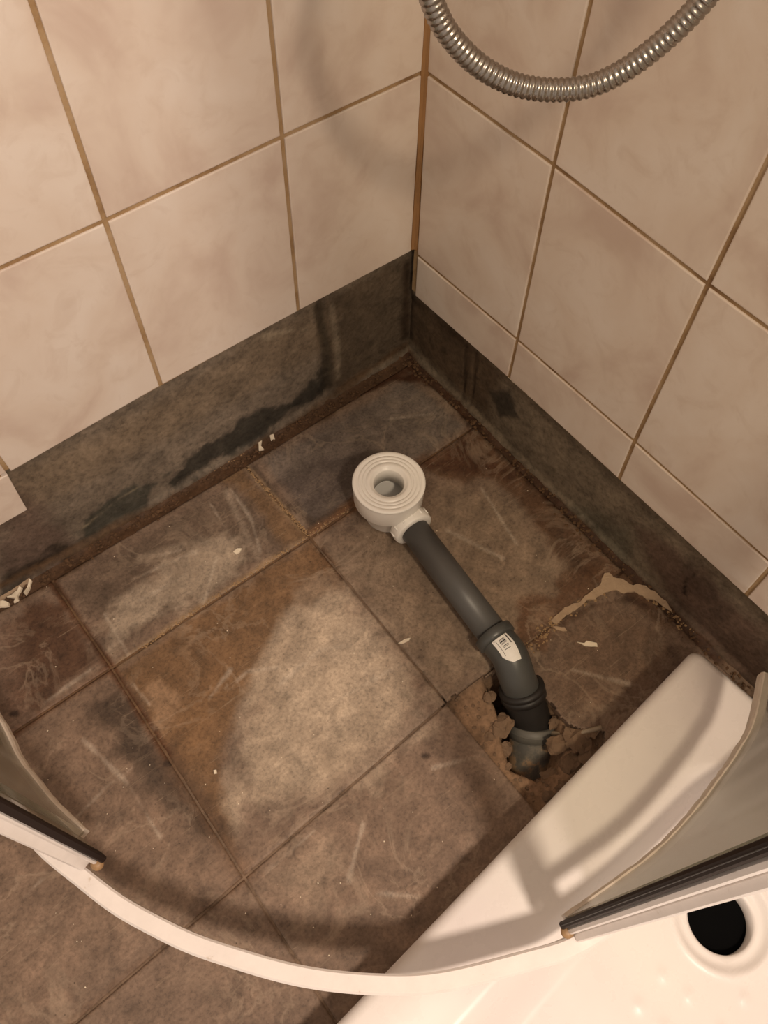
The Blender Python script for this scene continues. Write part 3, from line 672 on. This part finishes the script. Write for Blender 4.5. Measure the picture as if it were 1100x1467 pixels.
# ------------------------------------------------------------------ shower tray
def tray():
    th = math.radians(4.3); O = at(998, 926, .07)[:2]; u = np.array([math.cos(th), math.sin(th)]); v = np.array([-math.sin(th), math.cos(th)])
    Hc = at(1034, 1316, .028)[:2] - O; hu, hv = Hc @ u, Hc @ v; SZ = .80; st = .004; RH = .0350
    def rbox(a, b, lo, hi, r): # signed distance to rounded square
        c = (lo + hi) / 2; h = (hi - lo) / 2; qx = np.abs(a - c) - h + r; qy = np.abs(b - c) - h + r
        return np.hypot(np.maximum(qx, 0), np.maximum(qy, 0)) + np.minimum(np.maximum(qx, qy), 0) - r
    bumps = [(hu + du, hv + dv) for du in (.045, .085, .125, .165, .205, -.03) for dv in (.06, .10, .14, .02)] + [(hu + .09, hv - .01), (hu + .13, hv - .01)]
    def hz(a, b):
        r = np.hypot(a - hu, b - hv)
        o = rbox(a, b, 0, SZ, .016); z = .070 - .010 * (1 - sm(-.012, 0, o) * 0) * 0 - .007 * sm(-.010, .0, o) ** 2
        z = z - .003 * sm(-.02, -.085, o)
        i = rbox(a, b, .082, SZ - .06, .062); z = z - .037 * sm(.004, -.046, i)
        z = z - .006 * (1 - sm(.043, .055, r)) * 1.0 + .0012 * np.exp(-((r - .053) / .004) ** 2)
        for (c, d_) in bumps:
            z = z + .0016 * np.exp(-(((a - c) / .005) ** 2 + ((b - d_) / .005) ** 2)) * (r > .06)
        return z
    bm = bmesh.new(); n = int(SZ / st); gi = np.arange(n + 1) * st
    hi_, hj_ = int(round(hu / st)), int(round(hv / st)); m = 16
    A, B = np.meshgrid(gi, gi, indexing='ij')
    # round the outer corner: pull border vertices on to the rounded outline
    a_ = A.copy(); b_ = B.copy(); r = .014
    for (ca, cb, sa_, sb_) in ((r, r, -1, -1), (SZ - r, r, 1, -1), (r, SZ - r, -1, 1)):
        mk = ((A - ca) * sa_ > 0) & ((B - cb) * sb_ > 0); x = (A - ca); y = (B - cb); mxx = np.maximum(np.abs(x), np.abs(y)); h = np.hypot(x, y) + 1e-12
        a_ = np.where(mk, ca + x * mxx / h, a_); b_ = np.where(mk, cb + y * mxx / h, b_)
    Z = hz(a_, b_); V = {}
    def W(a, b, z): p = O + u * a + v * b; return (p[0], p[1], z)
    quad_ok = lambda i, j: not (hi_ - m <= i < hi_ + m and hj_ - m <= j < hj_ + m)
    for i in range(n + 1):
        for j in range(n + 1):
            if hi_ - m < i < hi_ + m and hj_ - m < j < hj_ + m: continue
            if math.hypot(max(0, a_[i, j] - .25), max(0, b_[i, j] - .25)) > .556: continue
            V[i, j] = bm.verts.new(W(a_[i, j], b_[i, j], Z[i, j]))
    for i in range(n):
        for j in range(n):
            if quad_ok(i, j) and all(q in V for q in ((i, j), (i + 1, j), (i + 1, j + 1), (i, j + 1))):
                bm.faces.new((V[i, j], V[i + 1, j], V[i + 1, j + 1], V[i, j + 1]))
    ring = [(hi_ - m + t, hj_ - m) for t in range(2 * m)] + [(hi_ + m, hj_ - m + t) for t in range(2 * m)] + [(hi_ + m - t, hj_ + m) for t in range(2 * m)] + [(hi_ - m, hj_ + m - t) for t in range(2 * m)]
    prev = [V[q] for q in ring]; pa = [(gi[q[0]], gi[q[1]]) for q in ring]; K = 14
    for k_ in range(1, K + 1):
        s = k_ / K; cur = []
        for (a, b) in pa:
            an = math.atan2(b - hv, a - hu); ca, cb = hu + RH * math.cos(an), hv + RH * math.sin(an)
            a2 = a + (ca - a) * s; b2 = b + (cb - b) * s; z = float(hz(np.array(a2), np.array(b2))) - (.002 if k_ == K else 0); cur.append(bm.verts.new(W(a2, b2, z)))
        for t in range(len(cur)): q = (t + 1) % len(cur); bm.faces.new((prev[t], prev[q], cur[q], cur[t]))
        prev = cur
    low = [bm.verts.new((w.co.x, w.co.y, .003)) for w in prev]
    for t in range(len(low)): q = (t + 1) % len(low); bm.faces.new((prev[t], prev[q], low[q], low[t]))
    inner = set(low)
    be = [e for e in bm.edges if e.is_boundary and not (e.verts[0] in inner)]
    rr = bmesh.ops.extrude_edge_only(bm, edges=be)
    for w in rr['geom']:
        if isinstance(w, bmesh.types.BMVert): w.co.z = .001
    bmesh.ops.recalc_face_normals(bm, faces=bm.faces[:])
    o = obj('shower_tray', bm, M_tray, None, True)
    tag(o, 'white shower tray with a round drain opening lying askew against the right wall', 'shower tray')
    q = O + u * hu + v * hv; bm = bmesh.new(); lathe(bm, q, [(0, .0015), (.0345, .0015), (.0345, .0045), (0, .0045)], 48); obj('drain_shade_disc', bm, M_void, o); return o  # black disc added under the opening so the drain hole looks shaded
tray()
# ------------------------------------------------------------------ curved shower enclosure
RZ = .150
rc_px = [(62,1212),(109,1250),(164,1294),(218,1324),(273,1351),(327,1369),(382,1386),(436,1399),(491,1406.5),(545,1410),(600,1410),(650,1403),(700,1391),(777,1370),(835,1350)]
rp = [at(a, b, RZ)[:2] for a, b in rc_px]
lw = [(rp[0][0] + .010, .0), (rp[0][0] + .010, .15), (rp[0][0] + .008, .30)]; rw = [(.30, rp[-1][1] + .014), (.15, rp[-1][1] + .016), (.0, rp[-1][1] + .016)]
rail = spline([np.array(p) for p in lw] + rp + [np.array(p) for p in rw], 8)
for _ in range(14): rail = [rail[0]] + [(rail[i - 1] + rail[i] * 2 + rail[i + 1]) / 4 for i in range(1, len(rail) - 1)] + [rail[-1]]
enc = empty('shower_enclosure', (rp[8][0], rp[8][1], .120)); tag(enc, 'curved glass shower enclosure with white bottom rail and open sliding doors', 'shower enclosure')
bm = bmesh.new(); sweep_xy(bm, rail, [(-.0090, RZ - .030), (.0090, RZ - .030), (.0090, RZ - .003), (.0070, RZ), (-.0065, RZ), (-.0085, RZ - .002)])
obj('bottom_rail', bm, M_prof, enc)
def door(pts, tip_dir, outn, lab):
    Z = RZ + .014; bm = bmesh.new(); sweep_xy(bm, pts, [(-.003, Z), (.003, Z), (.003, 1.85), (-.003, 1.85)])
    dr = obj('glass_door', bm, M_glass, enc)
    bm = bmesh.new(); pp = [np.array(p) + np.array([rc.uniform(-.0005, .0005), rc.uniform(-.0005, .0005)]) for p in pts]
    sweep_xy(bm, pp, [(-.0060, Z - .010), (.0050, Z - .010), (.0050, Z + .003), (.0030, Z + .006), (-.0045, Z + .004), (-.0060, Z + .001)])
    obj('edge_strip', bm, M_silic, dr)
    return dr
dl = [at(a, b, RZ + .014)[:2] for a, b in [(118,1196),(75,1155),(45,1118),(23,1089),(0,1042)]]
dl = dl + [dl[-1] + np.array([.001, -.06]), dl[-1] + np.array([-.004, -.12])]
drp = [at(a, b, RZ + .014)[:2] for a, b in [(812,1319),(889,1265),(947,1220),(1002,1161),(1033,1120),(1059,1083),(1083,1037),(1098,967)]]
dL = door(spline(dl, 6), None, None, 'l'); dR = door(spline(drp, 6), None, None, 'r')
def post(name, c, t, n, t0, t1, n0, n1, z0, z1, mat, parent, bev=.0015):
    """upright bar; t = along the rail towards the opening, n = outward"""
    bm = bmesh.new(); t = np.array(t) / np.linalg.norm(t); n = np.array(n) / np.linalg.norm(n); P = []
    for a, b in ((t0 + bev, n0), (t1 - bev, n0), (t1, n0 + bev), (t1, n1 - bev), (t1 - bev, n1), (t0 + bev, n1), (t0, n1 - bev), (t0, n0 + bev)):
        q = np.array(c) + t * a + n * b; P.append(q)
    lo = [bm.verts.new((q[0], q[1], z0)) for q in P]; hi = [bm.verts.new((q[0], q[1], z1)) for q in P]
    for i in range(8): bm.faces.new((lo[i], lo[(i + 1) % 8], hi[(i + 1) % 8], hi[i]))
    bm.faces.new(lo[::-1]); bm.faces.new(hi); bmesh.ops.recalc_face_normals(bm, faces=bm.faces[:])
    return obj(name, bm, mat, parent)
cA = at(803, 1324, RZ + .010)[:2]; tA = np.array([.93, -.36]) ; nA = np.array([.36, .93]); tA = np.array([.96, -.28]); nA = np.array([.28, .96])
post('dark_seal', cA, tA, nA, -.010, .001, -.002, .0050, RZ + .008, 1.85, M_dark, dR)
post('dark_seal_groove', cA, tA, nA, -.003, .0016, .0010, .0018, RZ + .009, 1.85, M_black, dR, .0002)
post('frame_profile', cA, tA, nA, -.022, -.004, .0055, .0115, RZ + .004, 1.85, M_prof, enc)
post('frame_profile', cA, tA, nA, -.032, -.009, .0115, .0200, RZ + .002, 1.85, M_prof, enc)
cB = at(150, 1230, RZ + .010)[:2]; tB = np.array([-.28, .96]); nB = np.array([.96, .28])
post('dark_seal', cB, tB, nB, -.010, .001, -.002, .0050, RZ + .008, 1.85, M_dark, dL)
post('frame_profile', cB, tB, nB, -.022, -.004, .0055, .0100, RZ + .004, 1.85, M_prof, enc)
post('frame_profile', cB, tB, nB, -.032, -.012, .0100, .0215, RZ + .002, 1.85, M_prof, enc)
post('seal_fin', cB, tB, nB, -.030, -.010, -.0012, .0012, RZ + .012, 1.85, M_fin, dL, .0003)
# guide rollers at the door feet
for c, t, n, par in ((cA, tA, nA, dR), (cB, tB, nB, dL)):
    q = c + t * -.004 + n * .008; bm = bmesh.new(); lathe(bm, q, [(0, RZ - .001), (.005, RZ - .001), (.006, RZ + .003), (.006, RZ + .007), (.003, RZ + .009), (0, RZ + .009)], 16)
    obj('guide_roller', bm, plain('stained_roller', srgb((150, 118, 82)), .5, .4, 200), par, True)
# fixed panes standing in the rail
def fixed(pts):
    bm = bmesh.new(); sweep_xy(bm, pts, [(-.0015, RZ - .002), (.0035, RZ - .002), (.0035, 1.85), (-.0015, 1.85)]); obj('fixed_pane', bm, M_glass, enc)
fixed([p for p in rail if p[0] < .36]); fixed([p for p in rail if p[1] < .36])
# ------------------------------------------------------------------ shower hose
hp = [(598,-150),(600,-90),(606,-45),(622,10),(645,52),(685,93),(735,120),(790,129),(845,123),(895,100),(945,63),(990,20),(1022,-18),(1050,-62),(1078,-110),(1100,-170)]
ctrp = CP + (CR @ np.array([(800 - 550) / F, -(128 - 733.5) / F, -1.0])) * .60
vd = CR @ np.array([0, 0, -1.0]); vd[2] = 0; vd /= np.linalg.norm(vd)
def onplane(a, b):
    d_ = CR @ np.array([(a - 550) / F, -(b - 733.5) / F, -1.0]); t = ((ctrp - CP) @ vd) / (d_ @ vd); return CP + t * d_
HP = [onplane(*p) for p in hp]
HP = [np.array([.0, HP[0][1] - .02, HP[0][2] + .50]), np.array([.05, HP[0][1] - .01, HP[0][2] + .47]), HP[0] * np.array([.6, 1, 1]) + np.array([0, -.01, .25])] + HP + [HP[-1] * np.array([.8, 1, 1]) + np.array([0, .02, .25]), np.array([.05, HP[-1][1] + .03, HP[-1][2] + .50]), np.array([0, HP[-1][1] + .03, HP[-1][2] + .52])]
sp = spline(HP, 40); cum = [0]
for a, b in zip(sp[:-1], sp[1:]): cum.append(cum[-1] + np.linalg.norm(b - a))
L = cum[-1]; pit = .0044; n = int(L / pit) * 5; ds = np.linspace(0, L, n); spa = np.array(sp)
pp = np.stack([np.interp(ds, cum, spa[:, k_]) for k_ in range(3)], 1)
prof = [.0074, .0081, .0083, .0081, .0074]
bm = bmesh.new(); tube(bm, pp, [prof[i % 5] for i in range(n)], 28)
ho = obj('shower_hose', bm, M_hose, None, True); tag(ho, 'ribbed chrome shower hose hanging in a loop before the right wall', 'hose')
